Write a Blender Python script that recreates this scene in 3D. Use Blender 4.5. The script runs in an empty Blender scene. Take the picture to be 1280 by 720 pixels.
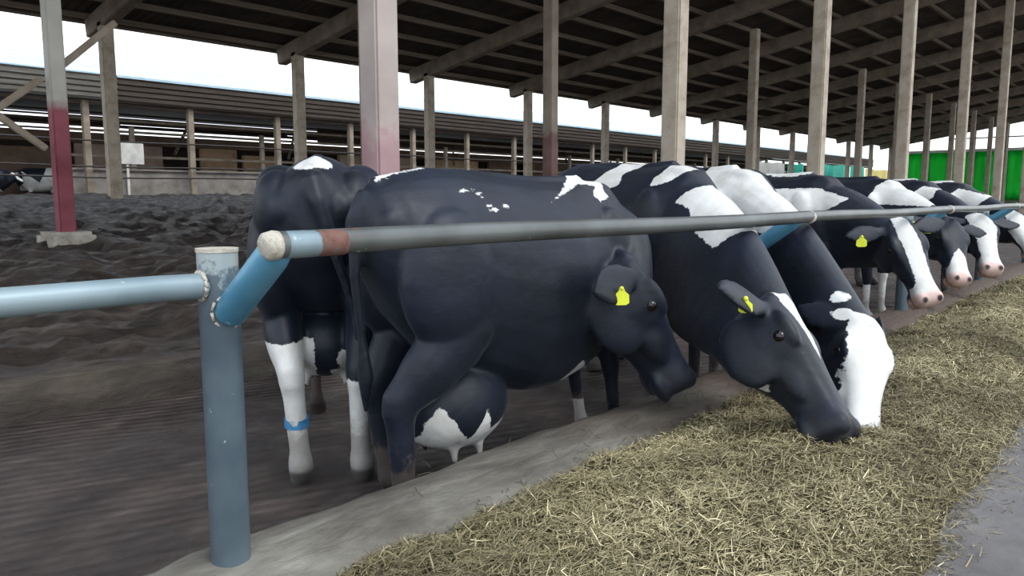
import bpy, bmesh, math, random
import numpy as np
from mathutils import Vector, Matrix, noise
random.seed(7); rng = np.random.default_rng(7)
SC = bpy.context.scene
COL = SC.collection
PI = math.pi
R = math.radians

# ------------------------------------------------------------------ materials
def new_mat(name):
    m = bpy.data.materials.new(name); m.use_nodes = True
    nt = m.node_tree; nt.nodes.clear()
    out = nt.nodes.new('ShaderNodeOutputMaterial'); b = nt.nodes.new('ShaderNodeBsdfPrincipled')
    nt.links.new(b.outputs[0], out.inputs[0])
    return m, nt, b
def N(nt, t, **kw):
    n = nt.nodes.new(t)
    for k, v in kw.items(): setattr(n, k, v)
    return n
def L(nt, a, b): nt.links.new(a, b)
def s2l(c):
    return tuple(((v/255)/12.92 if v/255 <= .04045 else (((v/255)+.055)/1.055)**2.4) for v in c) + (1,)
def noise_tex(nt, scale, detail=5, rough=.6, coord='Object', stretch=None, dist=0):
    tc = N(nt, 'ShaderNodeTexCoord'); n = N(nt, 'ShaderNodeTexNoise')
    n.inputs['Scale'].default_value = scale; n.inputs['Detail'].default_value = detail
    n.inputs['Roughness'].default_value = rough; n.inputs['Distortion'].default_value = dist
    if stretch:
        mp = N(nt, 'ShaderNodeMapping'); mp.inputs['Scale'].default_value = stretch
        L(nt, tc.outputs[coord], mp.inputs[0]); L(nt, mp.outputs[0], n.inputs['Vector'])
    else: L(nt, tc.outputs[coord], n.inputs['Vector'])
    return n
def ramp(nt, src, stops):
    r = N(nt, 'ShaderNodeValToRGB'); e = r.color_ramp.elements
    e[0].position, e[0].color = stops[0]; e[1].position, e[1].color = stops[-1]
    for p, c in stops[1:-1]:
        q = e.new(p); q.color = c
    L(nt, src, r.inputs[0]); return r
def bump(nt, bsdf, src, strength, dist=.02, prev=None):
    b = N(nt, 'ShaderNodeBump'); b.inputs['Strength'].default_value = strength; b.inputs['Distance'].default_value = dist
    L(nt, src, b.inputs['Height'])
    if prev: L(nt, prev.outputs[0], b.inputs['Normal'])
    L(nt, b.outputs[0], bsdf.inputs['Normal']); return b
def mix(nt, fac, a, b):
    m = N(nt, 'ShaderNodeMix', data_type='RGBA')
    if isinstance(fac, (int, float)): m.inputs[0].default_value = fac
    else: L(nt, fac, m.inputs[0])
    for s, v in ((6, a), (7, b)):
        if isinstance(v, tuple): m.inputs[s].default_value = v
        else: L(nt, v, m.inputs[s])
    return m.outputs[2]
def math_n(nt, op, a, b=None, clamp=False):
    m = N(nt, 'ShaderNodeMath', operation=op, use_clamp=clamp)
    for i, v in enumerate((a, b)):
        if v is None: continue
        if isinstance(v, (int, float)): m.inputs[i].default_value = v
        else: L(nt, v, m.inputs[i])
    return m.outputs[0]
def mottled(name, c1, c2, scale=4, rough=.8, bump_s=.3, bump_d=.02, c3=None, detail=6, stretch=None, bscale=None, metallic=0, spec=.5):
    m, nt, b = new_mat(name)
    n = noise_tex(nt, scale, detail, .65, stretch=stretch)
    st = [(.32, s2l(c1)), (.68, s2l(c2))]
    if c3: st = [(.28, s2l(c1)), (.5, s2l(c2)), (.72, s2l(c3))]
    L(nt, ramp(nt, n.outputs[0], st).outputs[0], b.inputs['Base Color'])
    n2 = noise_tex(nt, bscale or scale*5, 6, .7, stretch=stretch)
    bump(nt, b, n2.outputs[0], bump_s, bump_d)
    b.inputs['Roughness'].default_value = rough; b.inputs['Metallic'].default_value = metallic
    b.inputs['Specular IOR Level'].default_value = spec
    return m

M = {}
M['concrete'] = mottled('column_concrete', (126,114,98), (166,154,138), 3, .9, .3, c3=(180,170,156))
M['concrete_dark'] = mottled('beam_concrete', (112,100,86), (150,138,122), 2, .9, .3)
M['footing'] = mottled('footing_concrete', (120,112,100), (176,170,160), 5, .95, .5)
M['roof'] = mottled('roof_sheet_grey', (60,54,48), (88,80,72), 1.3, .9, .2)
M['purlin'] = mottled('purlin_timber', (86,74,62), (128,116,102), 3, .85, .3, stretch=(.2,4,4))
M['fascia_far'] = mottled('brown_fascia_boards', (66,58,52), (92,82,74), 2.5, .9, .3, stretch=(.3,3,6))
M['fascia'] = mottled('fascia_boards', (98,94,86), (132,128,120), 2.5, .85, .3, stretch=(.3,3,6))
M['metal_roof'] = mottled('pale_metal_roof', (150,176,190), (178,200,212), 2, .5, .1)
M['wood_dark'] = mottled('aged_slats', (70,60,54), (104,92,84), 3, .9, .4, stretch=(.3,4,4))
M['tan_wall'] = mottled('tan_plaster', (118,92,68), (160,134,104), 1.6, .9, .3, c3=(134,112,92))
M['grey_wall'] = mottled('grey_low_wall', (104,98,92), (146,140,134), 2.2, .9, .4)
M['white_board'] = mottled('white_board', (176,174,168), (214,212,206), 3, .7, .1)
M['dark_steel'] = mottled('dark_pipe', (30,28,28), (58,52,50), 6, .6, .1)
M['green_tarp'] = mottled('green_tarp', (16,176,64), (36,205,84), .7, .5, .5, .05, stretch=(1,2,.4))
M['teal_tarp'] = mottled('teal_sheet', (40,180,160), (84,214,192), 1.4, .5, .2)
M['white_sheet'] = mottled('white_sheet', (205,205,198), (236,234,228), 1.4, .5, .2)
M['yellow_sheet'] = mottled('yellow_sheet', (214,196,110), (236,222,150), 1.4, .5, .2)
M['tag'] = mottled('yellow_tag_plastic', (206,212,40), (226,232,60), 9, .45, .02)
M['blue_band'] = mottled('blue_band', (40,104,150), (70,136,178), 20, .5, .2)
M['eye'] = mottled('eye_dark', (14,10,9), (20,14,12), 9, .12, .0)

def painted_column(name, zline, lo1, lo2, up1, up2, amp=.5):
    m, nt, b = new_mat(name)
    tc = N(nt, 'ShaderNodeTexCoord'); sp = N(nt, 'ShaderNodeSeparateXYZ'); L(nt, tc.outputs['Object'], sp.inputs[0])
    n = noise_tex(nt, 5, 6, .7); n2 = noise_tex(nt, 1.4, 3, .5)
    z = math_n(nt, 'ADD', sp.outputs['Z'], math_n(nt, 'MULTIPLY', math_n(nt, 'SUBTRACT', n.outputs[0], .5), amp))
    f = math_n(nt, 'MULTIPLY', math_n(nt, 'SUBTRACT', z, zline), 6, True)
    lo = ramp(nt, n2.outputs[0], [(.35, s2l(lo1)), (.65, s2l(lo2))]); up = ramp(nt, n2.outputs[0], [(.35, s2l(up1)), (.65, s2l(up2))])
    L(nt, mix(nt, f, lo.outputs[0], up.outputs[0]), b.inputs['Base Color'])
    b.inputs['Roughness'].default_value = .7; bump(nt, b, n.outputs[0], .25, .02)
    return m
M['red_column'] = painted_column('red_painted_column', 1.75, (104,38,50), (138,70,80), (150,146,138), (178,174,166), .3)
M['pink_column'] = painted_column('pink_painted_column', 1.6, (132,100,102), (164,136,138), (146,132,128), (170,158,152), .9)

M['faded_red'] = painted_column('faded_red_column', 2.0, (98,72,66), (128,98,90), (122,110,96), (156,144,128), .9)

def pipe_mat(name, base1, base2, rust=.58, blue=None, scale=7):
    m, nt, b = new_mat(name)
    n = noise_tex(nt, scale, 8, .7); n2 = noise_tex(nt, 2.2, 4, .6); n3 = noise_tex(nt, 26, 5, .7)
    c = ramp(nt, n2.outputs[0], [(.38, s2l(base1)), (.62, s2l(base2))]).outputs[0]
    if blue: c = mix(nt, ramp(nt, n.outputs[0], [(.45, (0,0,0,1)), (.52, (1,1,1,1))]).outputs[0], c, s2l(blue))
    r = ramp(nt, n.outputs[0], [(rust, (0,0,0,1)), (rust+.06, (1,1,1,1))]).outputs[0]
    rc = ramp(nt, n3.outputs[0], [(.4, s2l((86,58,52))), (.6, s2l((120,84,74)))]).outputs[0]
    c = mix(nt, r, c, rc)
    w = ramp(nt, n3.outputs[0], [(.68, (0,0,0,1)), (.72, (1,1,1,1))]).outputs[0]
    c = mix(nt, w, c, s2l((190,196,196)))
    L(nt, c, b.inputs['Base Color']); b.inputs['Roughness'].default_value = .38
    b.inputs['Metallic'].default_value = .15
    bump(nt, b, n.outputs[0], .25, .004); return m
M['pipe_blue'] = pipe_mat('blue_grey_pipe_paint', (106,124,132), (132,148,154), .66)
M['pipe_post'] = pipe_mat('post_grey_paint', (66,80,90), (92,106,114), .70)
M['pipe_rail'] = pipe_mat('worn_steel_rail', (70,72,70), (92,96,94), .66)
M['pipe_brace'] = pipe_mat('bright_blue_paint', (66,122,150), (96,152,178), .68)
nt_ = M['pipe_post'].node_tree; bs_ = [n for n in nt_.nodes if n.type == 'BSDF_PRINCIPLED'][0]; src_ = bs_.inputs['Base Color'].links[0].from_socket
sp_ = N(nt_, 'ShaderNodeSeparateXYZ'); tc_ = N(nt_, 'ShaderNodeTexCoord'); L(nt_, tc_.outputs['Object'], sp_.inputs[0]); nn_ = noise_tex(nt_, 14, 6, .7)
f_ = math_n(nt_, 'ADD', sp_.outputs['Z'], math_n(nt_, 'MULTIPLY', math_n(nt_, 'SUBTRACT', nn_.outputs[0], .5), .35))
f_ = math_n(nt_, 'MULTIPLY', math_n(nt_, 'SUBTRACT', f_, .80), 30, True); L(nt_, mix(nt_, math_n(nt_, 'MULTIPLY', f_, .75), src_, s2l((168,178,176))), bs_.inputs['Base Color'])
M['rust'] = mottled('rust', (84,56,50), (112,76,66), 40, .8, .5, .004, c3=(96,88,84))
M['weld'] = mottled('cream_weld', (150,140,128), (190,184,170), 30, .6, .6, .006, c3=(150,124,106))

def ground_mat(name, cols, scale, bscale, bs, bd, rough, stretch=None, wet=True, groove=None):
    m, nt, b = new_mat(name)
    n = noise_tex(nt, scale, 9, .68, stretch=stretch, dist=.3)
    L(nt, ramp(nt, n.outputs[0], [(.3, s2l(cols[0])), (.5, s2l(cols[1])), (.7, s2l(cols[2]))]).outputs[0], b.inputs['Base Color'])
    n2 = noise_tex(nt, bscale, 9, .72, stretch=stretch, dist=.6)
    h = n2.outputs[0]
    if groove:
        tc = N(nt, 'ShaderNodeTexCoord'); mp = N(nt, 'ShaderNodeMapping'); mp.inputs['Rotation'].default_value = (0,0,groove[1])
        w = N(nt, 'ShaderNodeTexWave'); w.inputs['Scale'].default_value = groove[0]; w.inputs['Distortion'].default_value = 1.2
        w.inputs['Detail'].default_value = 3; w.inputs['Detail Scale'].default_value = 1.5
        L(nt, tc.outputs['Object'], mp.inputs[0]); L(nt, mp.outputs[0], w.inputs['Vector'])
        h = math_n(nt, 'ADD', h, math_n(nt, 'MULTIPLY', w.outputs['Fac'], groove[2]))
    bump(nt, b, h, bs, bd)
    if wet:
        n3 = noise_tex(nt, scale*1.7, 4, .6)
        L(nt, ramp(nt, n3.outputs[0], [(.35, (rough-.22,)*3+(1,)), (.65, (rough+.1,)*3+(1,))]).outputs[0], b.inputs['Roughness'])
    else: b.inputs['Roughness'].default_value = rough
    return m
M['lane'] = ground_mat('manure_on_grooved_concrete', ((36,28,25), (62,51,47), (92,80,73)), 2.4, 7, 1, .06, .6, stretch=(1,1.6,1), groove=(3.8, R(-70), .32))
M['mud'] = ground_mat('dark_manure_bank', ((32,24,19), (60,49,42), (98,86,76)), 3.2, 8, 1, .2, .62, stretch=(.7,1.3,1))
M['ledge'] = ground_mat('dirty_ledge', ((34,27,24), (54,46,38), (86,78,64)), 2.2, 9, .8, .05, .65, stretch=(.5,1,1))
M['alley'] = ground_mat('alley_concrete', ((78,74,74), (96,92,91), (112,108,106)), 3, 30, .4, .01, .8, wet=False)
M['curb'] = ground_mat('worn_kerb', ((64,58,50), (104,99,90), (144,140,130)), 3.0, 14, .9, .03, .75, stretch=(.5,1.3,1), wet=False)
nt_ = M['curb'].node_tree; bs_ = [n for n in nt_.nodes if n.type == 'BSDF_PRINCIPLED'][0]; src_ = bs_.inputs['Base Color'].links[0].from_socket
sp_ = N(nt_, 'ShaderNodeSeparateXYZ'); tc_ = N(nt_, 'ShaderNodeTexCoord'); L(nt_, tc_.outputs['Object'], sp_.inputs[0]); nn_ = noise_tex(nt_, 1.6, 6, .7)
f_ = math_n(nt_, 'MULTIPLY', math_n(nt_, 'ADD', sp_.outputs['X'], math_n(nt_, 'MULTIPLY', nn_.outputs[0], 4.0)), .24)
f_ = math_n(nt_, 'SUBTRACT', f_, .95, True); L(nt_, mix(nt_, math_n(nt_, 'MULTIPLY', f_, 1.4, True), src_, s2l((84,68,58))), bs_.inputs['Base Color'])
M['yard'] = ground_mat('yard_soil', ((70,62,54), (92,82,72), (116,104,92)), .6, 4, .6, .08, .8, wet=False)
M['haybed'] = ground_mat('chopped_silage', ((66,58,36), (110,98,64), (150,138,98)), 9, 45, 1, .05, .9, stretch=(1,1.6,1), wet=False)
def straw_mat():
    m, nt, b = new_mat('straw_blades')
    at = N(nt, 'ShaderNodeAttribute', attribute_name='tone')
    L(nt, ramp(nt, at.outputs['Fac'], [(0, s2l((70,63,42))), (.3, s2l((108,100,68))), (.55, s2l((138,126,92))), (.8, s2l((172,160,122))), (1, s2l((226,214,172)))]).outputs[0], b.inputs['Base Color'])
    b.inputs['Roughness'].default_value = .7; return m
M['straw'] = straw_mat()

def coat_mat(name, dirt=.5, black=(13,17,25), dirtcol=(92,80,70)):
    m, nt, b = new_mat(name)
    at = N(nt, 'ShaderNodeAttribute', attribute_name='coat')
    n = noise_tex(nt, 16, 6, .7); n1 = noise_tex(nt, 60, 3, .6)
    v = math_n(nt, 'ADD', at.outputs['Fac'], math_n(nt, 'MULTIPLY', math_n(nt, 'SUBTRACT', n.outputs[0], .5), .045))
    v = math_n(nt, 'ADD', v, math_n(nt, 'MULTIPLY', math_n(nt, 'SUBTRACT', n1.outputs[0], .5), .014))
    f = math_n(nt, 'MULTIPLY', v, 260, True)
    blk = ramp(nt, noise_tex(nt, 3, 5, .6).outputs[0], [(.35, s2l(black)), (.7, s2l(tuple(int(q*1.8) for q in black)))]).outputs[0]
    wht = ramp(nt, noise_tex(nt, 6, 5, .6).outputs[0], [(.35, s2l((186,184,178))), (.65, s2l((208,208,206)))]).outputs[0]
    c = mix(nt, f, blk, wht)
    mu = N(nt, 'ShaderNodeAttribute', attribute_name='mud'); n4 = noise_tex(nt, 11, 8, .75)
    mf = math_n(nt, 'MULTIPLY', math_n(nt, 'SUBTRACT', math_n(nt, 'ADD', math_n(nt, 'MULTIPLY', mu.outputs['Fac'], .9), n4.outputs[0]), .95), 7, True)
    c = mix(nt, math_n(nt, 'MULTIPLY', mf, dirt), c, s2l(dirtcol))
    pk = N(nt, 'ShaderNodeAttribute', attribute_name='pink'); c = mix(nt, pk.outputs['Fac'], c, s2l((196,158,146)))
    dk = N(nt, 'ShaderNodeAttribute', attribute_name='dark'); c = mix(nt, dk.outputs['Fac'], c, s2l((34,30,30)))
    L(nt, c, b.inputs['Base Color'])
    b.inputs['Roughness'].default_value = .5; b.inputs['Specular IOR Level'].default_value = .32
    b.inputs['Sheen Weight'].default_value = .06; b.inputs['Sheen Roughness'].default_value = .4; b.inputs['Sheen Tint'].default_value = (.75,.85,1,1)
    hair = noise_tex(nt, 40, 4, .7, stretch=(.35,1,1)); lump = noise_tex(nt, 5, 3, .5)
    b1 = bump(nt, b, lump.outputs[0], .35, .03); bump(nt, b, hair.outputs[0], .25, .006, b1)
    return m
M['coat'] = coat_mat('holstein_coat')

# ------------------------------------------------------------------ object helpers
def mesh_obj(name, bm, mat, parent=None, smooth=False, kind=None):
    me = bpy.data.meshes.new(name); bm.normal_update(); bm.to_mesh(me); bm.free()
    if mat: me.materials.append(mat)
    if smooth: me.polygons.foreach_set('use_smooth', [True]*len(me.polygons))
    o = bpy.data.objects.new(name, me); COL.objects.link(o)
    if parent: o.parent = parent
    if kind: o['kind'] = kind
    return o
def tag(o, label, cat, group=None):
    o['label'] = label; o['category'] = cat
    if group: o['group'] = group
    return o
def empty(name, loc, label, cat, group=None, rz=0):
    o = bpy.data.objects.new(name, None); COL.objects.link(o); o.location = loc; o.rotation_euler = (0,0,rz)
    o.empty_display_size = .1
    return tag(o, label, cat, group)
def box(bm, c, s, bev=0, rot=None):
    r = bmesh.ops.create_cube(bm, size=1); vs = r['verts']
    m = Matrix.Translation(c) @ (rot if rot else Matrix.Identity(4)) @ Matrix.Diagonal((*s, 1))
    bmesh.ops.transform(bm, matrix=m, verts=vs)
    if bev:
        es = list({e for v in vs for e in v.link_edges}); bmesh.ops.bevel(bm, geom=es, offset=bev, segments=2, affect='EDGES')
def bar(bm, p, q, w, h, bev=0):
    p, q = Vector(p), Vector(q); d = q-p; z = Vector((0,0,1))
    if abs(d.normalized().z) > .98: z = Vector((1,0,0))
    x = d.normalized(); y = z.cross(x).normalized(); zz = x.cross(y)
    rot = Matrix((x, y, zz)).transposed().to_4x4()
    box(bm, (p+q)/2, (d.length, w, h), bev, rot)
def tube(bm, pts, rad, seg=16, caps=True, wob=0):
    pts = [Vector(p) for p in pts]; rings = []
    rads = rad if isinstance(rad, (list, tuple)) else [rad]*len(pts)
    prev = None
    for i, p in enumerate(pts):
        t = (pts[min(i+1, len(pts)-1)] - pts[max(i-1, 0)]).normalized()
        if prev is None:
            a = Vector((0,0,1)) if abs(t.z) < .9 else Vector((1,0,0)); u = t.cross(a).normalized()
        else: u = (prev - t*prev.dot(t)).normalized()
        prev = u; v = t.cross(u)
        rings.append([bm.verts.new(p + (u*math.cos(k*2*PI/seg) + v*math.sin(k*2*PI/seg))*(rads[i]*(1+random.uniform(-wob, wob)))) for k in range(seg)])
    for a, b in zip(rings, rings[1:]):
        for k in range(seg): bm.faces.new((a[k], a[(k+1)%seg], b[(k+1)%seg], b[k]))
    if caps:
        bm.faces.new(list(reversed(rings[0]))); bm.faces.new(rings[-1])
    return rings
def edge_split_smooth(o, ang=35):
    o.data.polygons.foreach_set('use_smooth', [True]*len(o.data.polygons))
    o.data.set_sharp_from_angle(angle=R(ang))
def grid_field(name, x0, x1, y0, y1, nx, ny, fz, mat, kind='structure', xs=None, ys=None):
    X = np.array(xs) if xs is not None else np.linspace(x0, x1, nx); Y = np.array(ys) if ys is not None else np.linspace(y0, y1, ny)
    nx, ny = len(X), len(Y)
    gx, gy = np.meshgrid(X, Y); Z = fz(gx, gy)
    v = np.stack([gx, gy, Z], -1).reshape(-1, 3)
    i = np.arange(nx*ny).reshape(ny, nx)
    f = np.stack([i[:-1,:-1], i[:-1,1:], i[1:,1:], i[1:,:-1]], -1).reshape(-1, 4)
    me = bpy.data.meshes.new(name); me.from_pydata(v.tolist(), [], f.tolist()); me.materials.append(mat)
    me.polygons.foreach_set('use_smooth', [True]*len(me.polygons))
    o = bpy.data.objects.new(name, me); COL.objects.link(o)
    if kind: o['kind'] = kind
    return o
# smooth value noise on numpy arrays
_tab = rng.random((256, 256))
def vnoise(x, y):
    xi = np.floor(x).astype(int); yi = np.floor(y).astype(int); fx = x-xi; fy = y-yi
    fx = fx*fx*(3-2*fx); fy = fy*fy*(3-2*fy)
    g = lambda a, b: _tab[a % 256, b % 256]
    return (g(xi,yi)*(1-fx)+g(xi+1,yi)*fx)*(1-fy) + (g(xi,yi+1)*(1-fx)+g(xi+1,yi+1)*fx)*fy - .5
def fbm(x, y, o=4, ):
    s = 0; a = 1
    for k in range(o): s = s + a*vnoise(x*2**k+k*17.3, y*2**k+k*9.1); a *= .5
    return s
def nspace(a, b, first, growth):
    out = [a]; d = first
    while out[-1] < b: out.append(out[-1]+d); d *= growth
    out[-1] = b; return out

# ------------------------------------------------------------------ ground
def zlane(x, y): return .012*fbm(x*2.2, y*3.5, 4)
grid_field('floor', 0,0,0,0,0,0, zlane, M['lane'], xs=nspace(-3, 75, .035, 1.012), ys=np.linspace(1.9, 5.2, 90))
def zbank(x, y):
    base = np.interp(y, [5.0, 5.06, 5.5, 11.7, 20, 25, 45], [.0, .17, .2, .66, 1.22, 1.3, 1.3])
    amp = np.interp(y, [5.0, 5.3, 7, 24, 27, 45], [.0, .02, .09, .12, .03, .02])
    return base + amp*fbm(x*1.1, y*1.7, 5) + 2.6*np.minimum(amp,.06)*fbm(x*3.2, y*4.5, 5)
grid_field('floor_manure_bank', 0,0,0,0,0,0, zbank, M['mud'], xs=nspace(-4, 90, .06, 1.008), ys=[5.0, 5.03, 5.06, 5.1]+nspace(5.15, 45, .05, 1.012))
# concrete ledge between lane and bank
bm = bmesh.new()
def ledge_profile(i):
    return [(4.93, -.02), (4.95, .12), (4.99, .175), (5.06, .205), (5.25, .21), (5.33, .18), (5.35, -.02)]
prev = None; x = -4
while x < 75:
    ring = [bm.verts.new((x, y + .025*noise.noise(Vector((x*.7, j, 0))), z + .022*noise.noise(Vector((x*1.6, j*.6, 3))) if z > 0 else z)) for j, (y, z) in enumerate(ledge_profile(x))]
    if prev:
        for a in range(len(ring)-1): bm.faces.new((prev[a], ring[a], ring[a+1], prev[a+1]))
    prev = ring; x += .12 if x < 12 else .8
o = mesh_obj('trim_ledge', bm, M['ledge'], smooth=True, kind='structure')
# feed alley slab
grid_field('floor_feed_alley', 0,0,0,0,0,0, lambda x, y: .175 + .006*fbm(x*2, y*2, 3), M['alley'], xs=nspace(-6, 75, .15, 1.02), ys=np.linspace(-4.5, 1.95, 60))
grid_field('floor_yard', -60, 160, -60, 140, 60, 60, lambda x, y: -.06 + 0*x, M['yard'])

# ------------------------------------------------------------------ kerb
KP = [(1.72, .10), (1.71, .19), (1.735, .24), (1.80, .275), (1.92, .29), (2.04, .28), (2.11, .25), (2.14, .18), (2.145, -.03), (1.72, -.03)]
bm = bmesh.new(); prev = None; x = -3
while x < 60:
    ring = []
    for j, (y, z) in enumerate(KP):
        n = noise.fractal(Vector((x*.9, j*.55, 1.7)), 1, 2, 4)
        ring.append(bm.verts.new((x, y + .018*n, z + (.02*n + .012*noise.noise(Vector((x*5, j, 0))) if z > 0 else 0))))
    if prev:
        for a in range(len(ring)): bm.faces.new((prev[a], ring[a], ring[(a+1) % len(ring)], prev[(a+1) % len(ring)]))
    else: bm.faces.new(ring)
    prev = ring; x += .05 if x < 9 else .4
bm.faces.new(list(reversed(prev)))
bmesh.ops.recalc_face_normals(bm, faces=bm.faces)
kerb = mesh_obj('feed_kerb', bm, M['curb'], smooth=True)
tag(kerb, 'long rounded worn concrete kerb between the cows and the feed', 'kerb')

# ------------------------------------------------------------------ hay bed + straw
DENTS = [(3.30, 1.10, .14, .05), (3.55, 1.02, .12, .06)]
def zhay(x, y):
    edge = .50 + .10*fbm(x*.8, x*0+4, 3)
    a = np.clip((y-edge)/.35, 0, 1); a = a*a*(3-2*a)
    h = .165 + a*(.065 + .075*np.exp(-((y-1.15)/.33)**2)) + a*(.05*fbm(x*1.3, y*2, 4) + .03*fbm(x*7, y*8, 3))
    for dx, dy, r, dep in DENTS: h = h - dep*np.exp(-(((x-dx)**2+(y-dy)**2)/r**2))
    return np.maximum(h, .155)
hay = grid_field('silage', 0,0,0,0,0,0, zhay, M['haybed'], kind='stuff', xs=nspace(.2, 45, .03, 1.006), ys=np.linspace(.3, 1.78, 75))
tag(hay, 'bed of chopped olive and tan silage heaped along the kerb', 'feed')
def make_straw(n, xr, yr, lr, wr, bias, name, label):
    x = xr[0] + (xr[1]-xr[0])*rng.random(n)**bias; y = yr[0] + (yr[1]-yr[0])*rng.random(n)
    keep = y > .52 + .10*fbm(x*.8, x*0+4, 3) + .12*rng.random(n); keep |= rng.random(n) < .06
    x, y = x[keep], y[keep]; n = len(x)
    Ln = (lr[0] + (lr[1]-lr[0])*rng.random(n)**2)*(1+x*.05); W = (wr[0] + (wr[1]-wr[0])*rng.random(n))*(1+x*.13)
    th = rng.normal(0.1, .9, n) ; tilt = rng.normal(0, .28, n)
    z = zhay(x, y) + .004 + np.abs(rng.normal(0, .008, n))
    d = np.stack([np.cos(th)*np.cos(tilt), np.sin(th)*np.cos(tilt), np.sin(tilt)], -1)
    s = np.stack([-np.sin(th), np.cos(th), 0*th], -1)*W[:, None]*.5
    c = np.stack([x, y, z+np.abs(np.sin(tilt))*Ln*.4], -1); up = np.array([0, 0, 1.])
    mid = c + up*(Ln*rng.uniform(-.08, .14, n))[:, None]
    a = c - d*Ln[:, None]/2; b = c + d*Ln[:, None]/2
    t = up*(W*.35)[:, None]
    V = np.stack([a-s, a+s, mid-s, mid+s, b-s*.5, b+s*.5, mid+t, a+t], 1).reshape(-1, 3)
    k = np.arange(n)[:, None]*8
    F = np.stack([np.concatenate([k, k+2, k+6, k+7], 1), np.concatenate([k+7, k+6, k+3, k+1], 1), np.concatenate([k+2, k+4, k+5, k+6], 1), np.concatenate([k+6, k+5, k+5, k+3], 1)], 1)
    quads = F[:, :3].reshape(-1, 4)
    tri = np.concatenate([k+6, k+5, k+3], 1)
    faces = quads.tolist() + tri.tolist()
    me = bpy.data.meshes.new(name); me.from_pydata(V.tolist(), [], faces); me.materials.append(M['straw'])
    at = me.attributes.new('tone', 'FLOAT', 'POINT'); tone = np.clip(.42 + .5*fbm(x*1.5, y*2.5, 3) + rng.normal(0, .2, n), 0, 1)
    at.data.foreach_set('value', np.repeat(tone, 8).astype(np.float32))
    o = bpy.data.objects.new(name, me); COL.objects.link(o); o['kind'] = 'stuff'
    return tag(o, label, 'straw')
make_straw(150000, (.9, 16), (.42, 1.74), (.012, .07), (.0015, .0035), 1.7, 'chopped_straw', 'loose chopped straw and grass blades covering the silage')
# a few tufts and stalks lying over the kerb
bm = bmesh.new()
for i in range(260):
    x = random.uniform(1.6, 5.5); y = random.gauss(1.72, .05) if random.random() < .8 else random.uniform(1.7, 2.1)
    z = .21 + (.075 if y > 1.78 else .03); a = random.uniform(0, PI); l = random.uniform(.02, .09)
    tube(bm, [(x, y, z), (x+math.cos(a)*l*.5, y+math.sin(a)*l*.5, z+random.uniform(.0, .03)), (x+math.cos(a)*l, y+math.sin(a)*l, z+random.uniform(-.01, .03))], .0012, 4)
o = mesh_obj('kerb_straw', bm, M['straw'], kind='stuff'); tag(o, 'thin pale stalks caught along the edge of the kerb', 'straw')

# ------------------------------------------------------------------ pipe railing
RY, RZ = 1.65, 1.182
PY = 1.95
bm = bmesh.new()
pts = [(-2.4 + .4*i, PY, 1.066) for i in range(9)] 
pts = [p for p in pts if p[0] < .9] + [(.945, PY, 1.063)]
tube(bm, pts, .034, 20)
o = mesh_obj('side_rail', bm, M['pipe_blue']); edge_split_smooth(o)
tag(o, 'pale blue horizontal pipe running left from the nearest post', 'rail')
POSTX = [.975, 4.16, 7.36, 10.55, 13.75, 16.95, 20.15]
where = ['nearest thick blue-grey pipe post in front of the rump', 'second pipe post behind the feeding heads', 'third pipe post beside the white-faced cow',
         'fourth pipe post along the feed rail', 'fifth pipe post along the feed rail', 'sixth pipe post along the feed rail', 'seventh pipe post far along the feed rail']
for i, px in enumerate(POSTX):
    root = empty('rail_post', (px, PY, .28), where[i]+', with angled brace', 'post', 'posts of the feed rail')
    bm = bmesh.new()
    tube(bm, [(0,0,-.02), (0,0,.3), (0,0,.6), (0,0,.875)], .053, 32, caps=True)
    o = mesh_obj('post', bm, M['pipe_post'] if i != 0 else M['pipe_post'], root); edge_split_smooth(o)
    bm = bmesh.new()      # cap plate, slightly proud and uneven
    tube(bm, [(0,0,.872), (0,0,.882)], .055, 32); o = mesh_obj('cap', bm, M['weld'] if i == 0 else M['pipe_post'], root); edge_split_smooth(o)
    # brace : from the camera side of the post up to the rail
    bm = bmesh.new(); a = Vector((.008, -.045, .715)); b = Vector((.015, RY-PY+.005, RZ-.28-.02))
    b = b + Vector((0,0,.02)); tube(bm, [a + (b-a)*t for t in (-.02, .3, .6, .84, .95, 1.02)], [.043,.043,.043,.0425,.037,.026], 28)
    o = mesh_obj('brace', bm, M['pipe_brace'], root); edge_split_smooth(o)
    bm = bmesh.new()      # weld bead around the side pipe or the brace foot
    for k in range(10):
        t = k*2*PI/10; tube(bm, [(math.cos(t)*.043, -.052+abs(math.cos(t))*.012, .715+math.sin(t)*.046), (math.cos(t+.5)*.043, -.052+abs(math.cos(t))*.012, .715+math.sin(t+.5)*.046)], .004, 6, wob=.4)
    if i == 0:
        for k in range(14):
            t = k*2*PI/14; tube(bm, [(-.052, math.cos(t)*.036, (.784)+math.sin(t)*.036), (-.05, math.cos(t+.5)*.037, (.784)+math.sin(t+.5)*.037)], .006, 6, wob=.4)
    o = mesh_obj('weld', bm, M['weld'], root, smooth=True)
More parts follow.
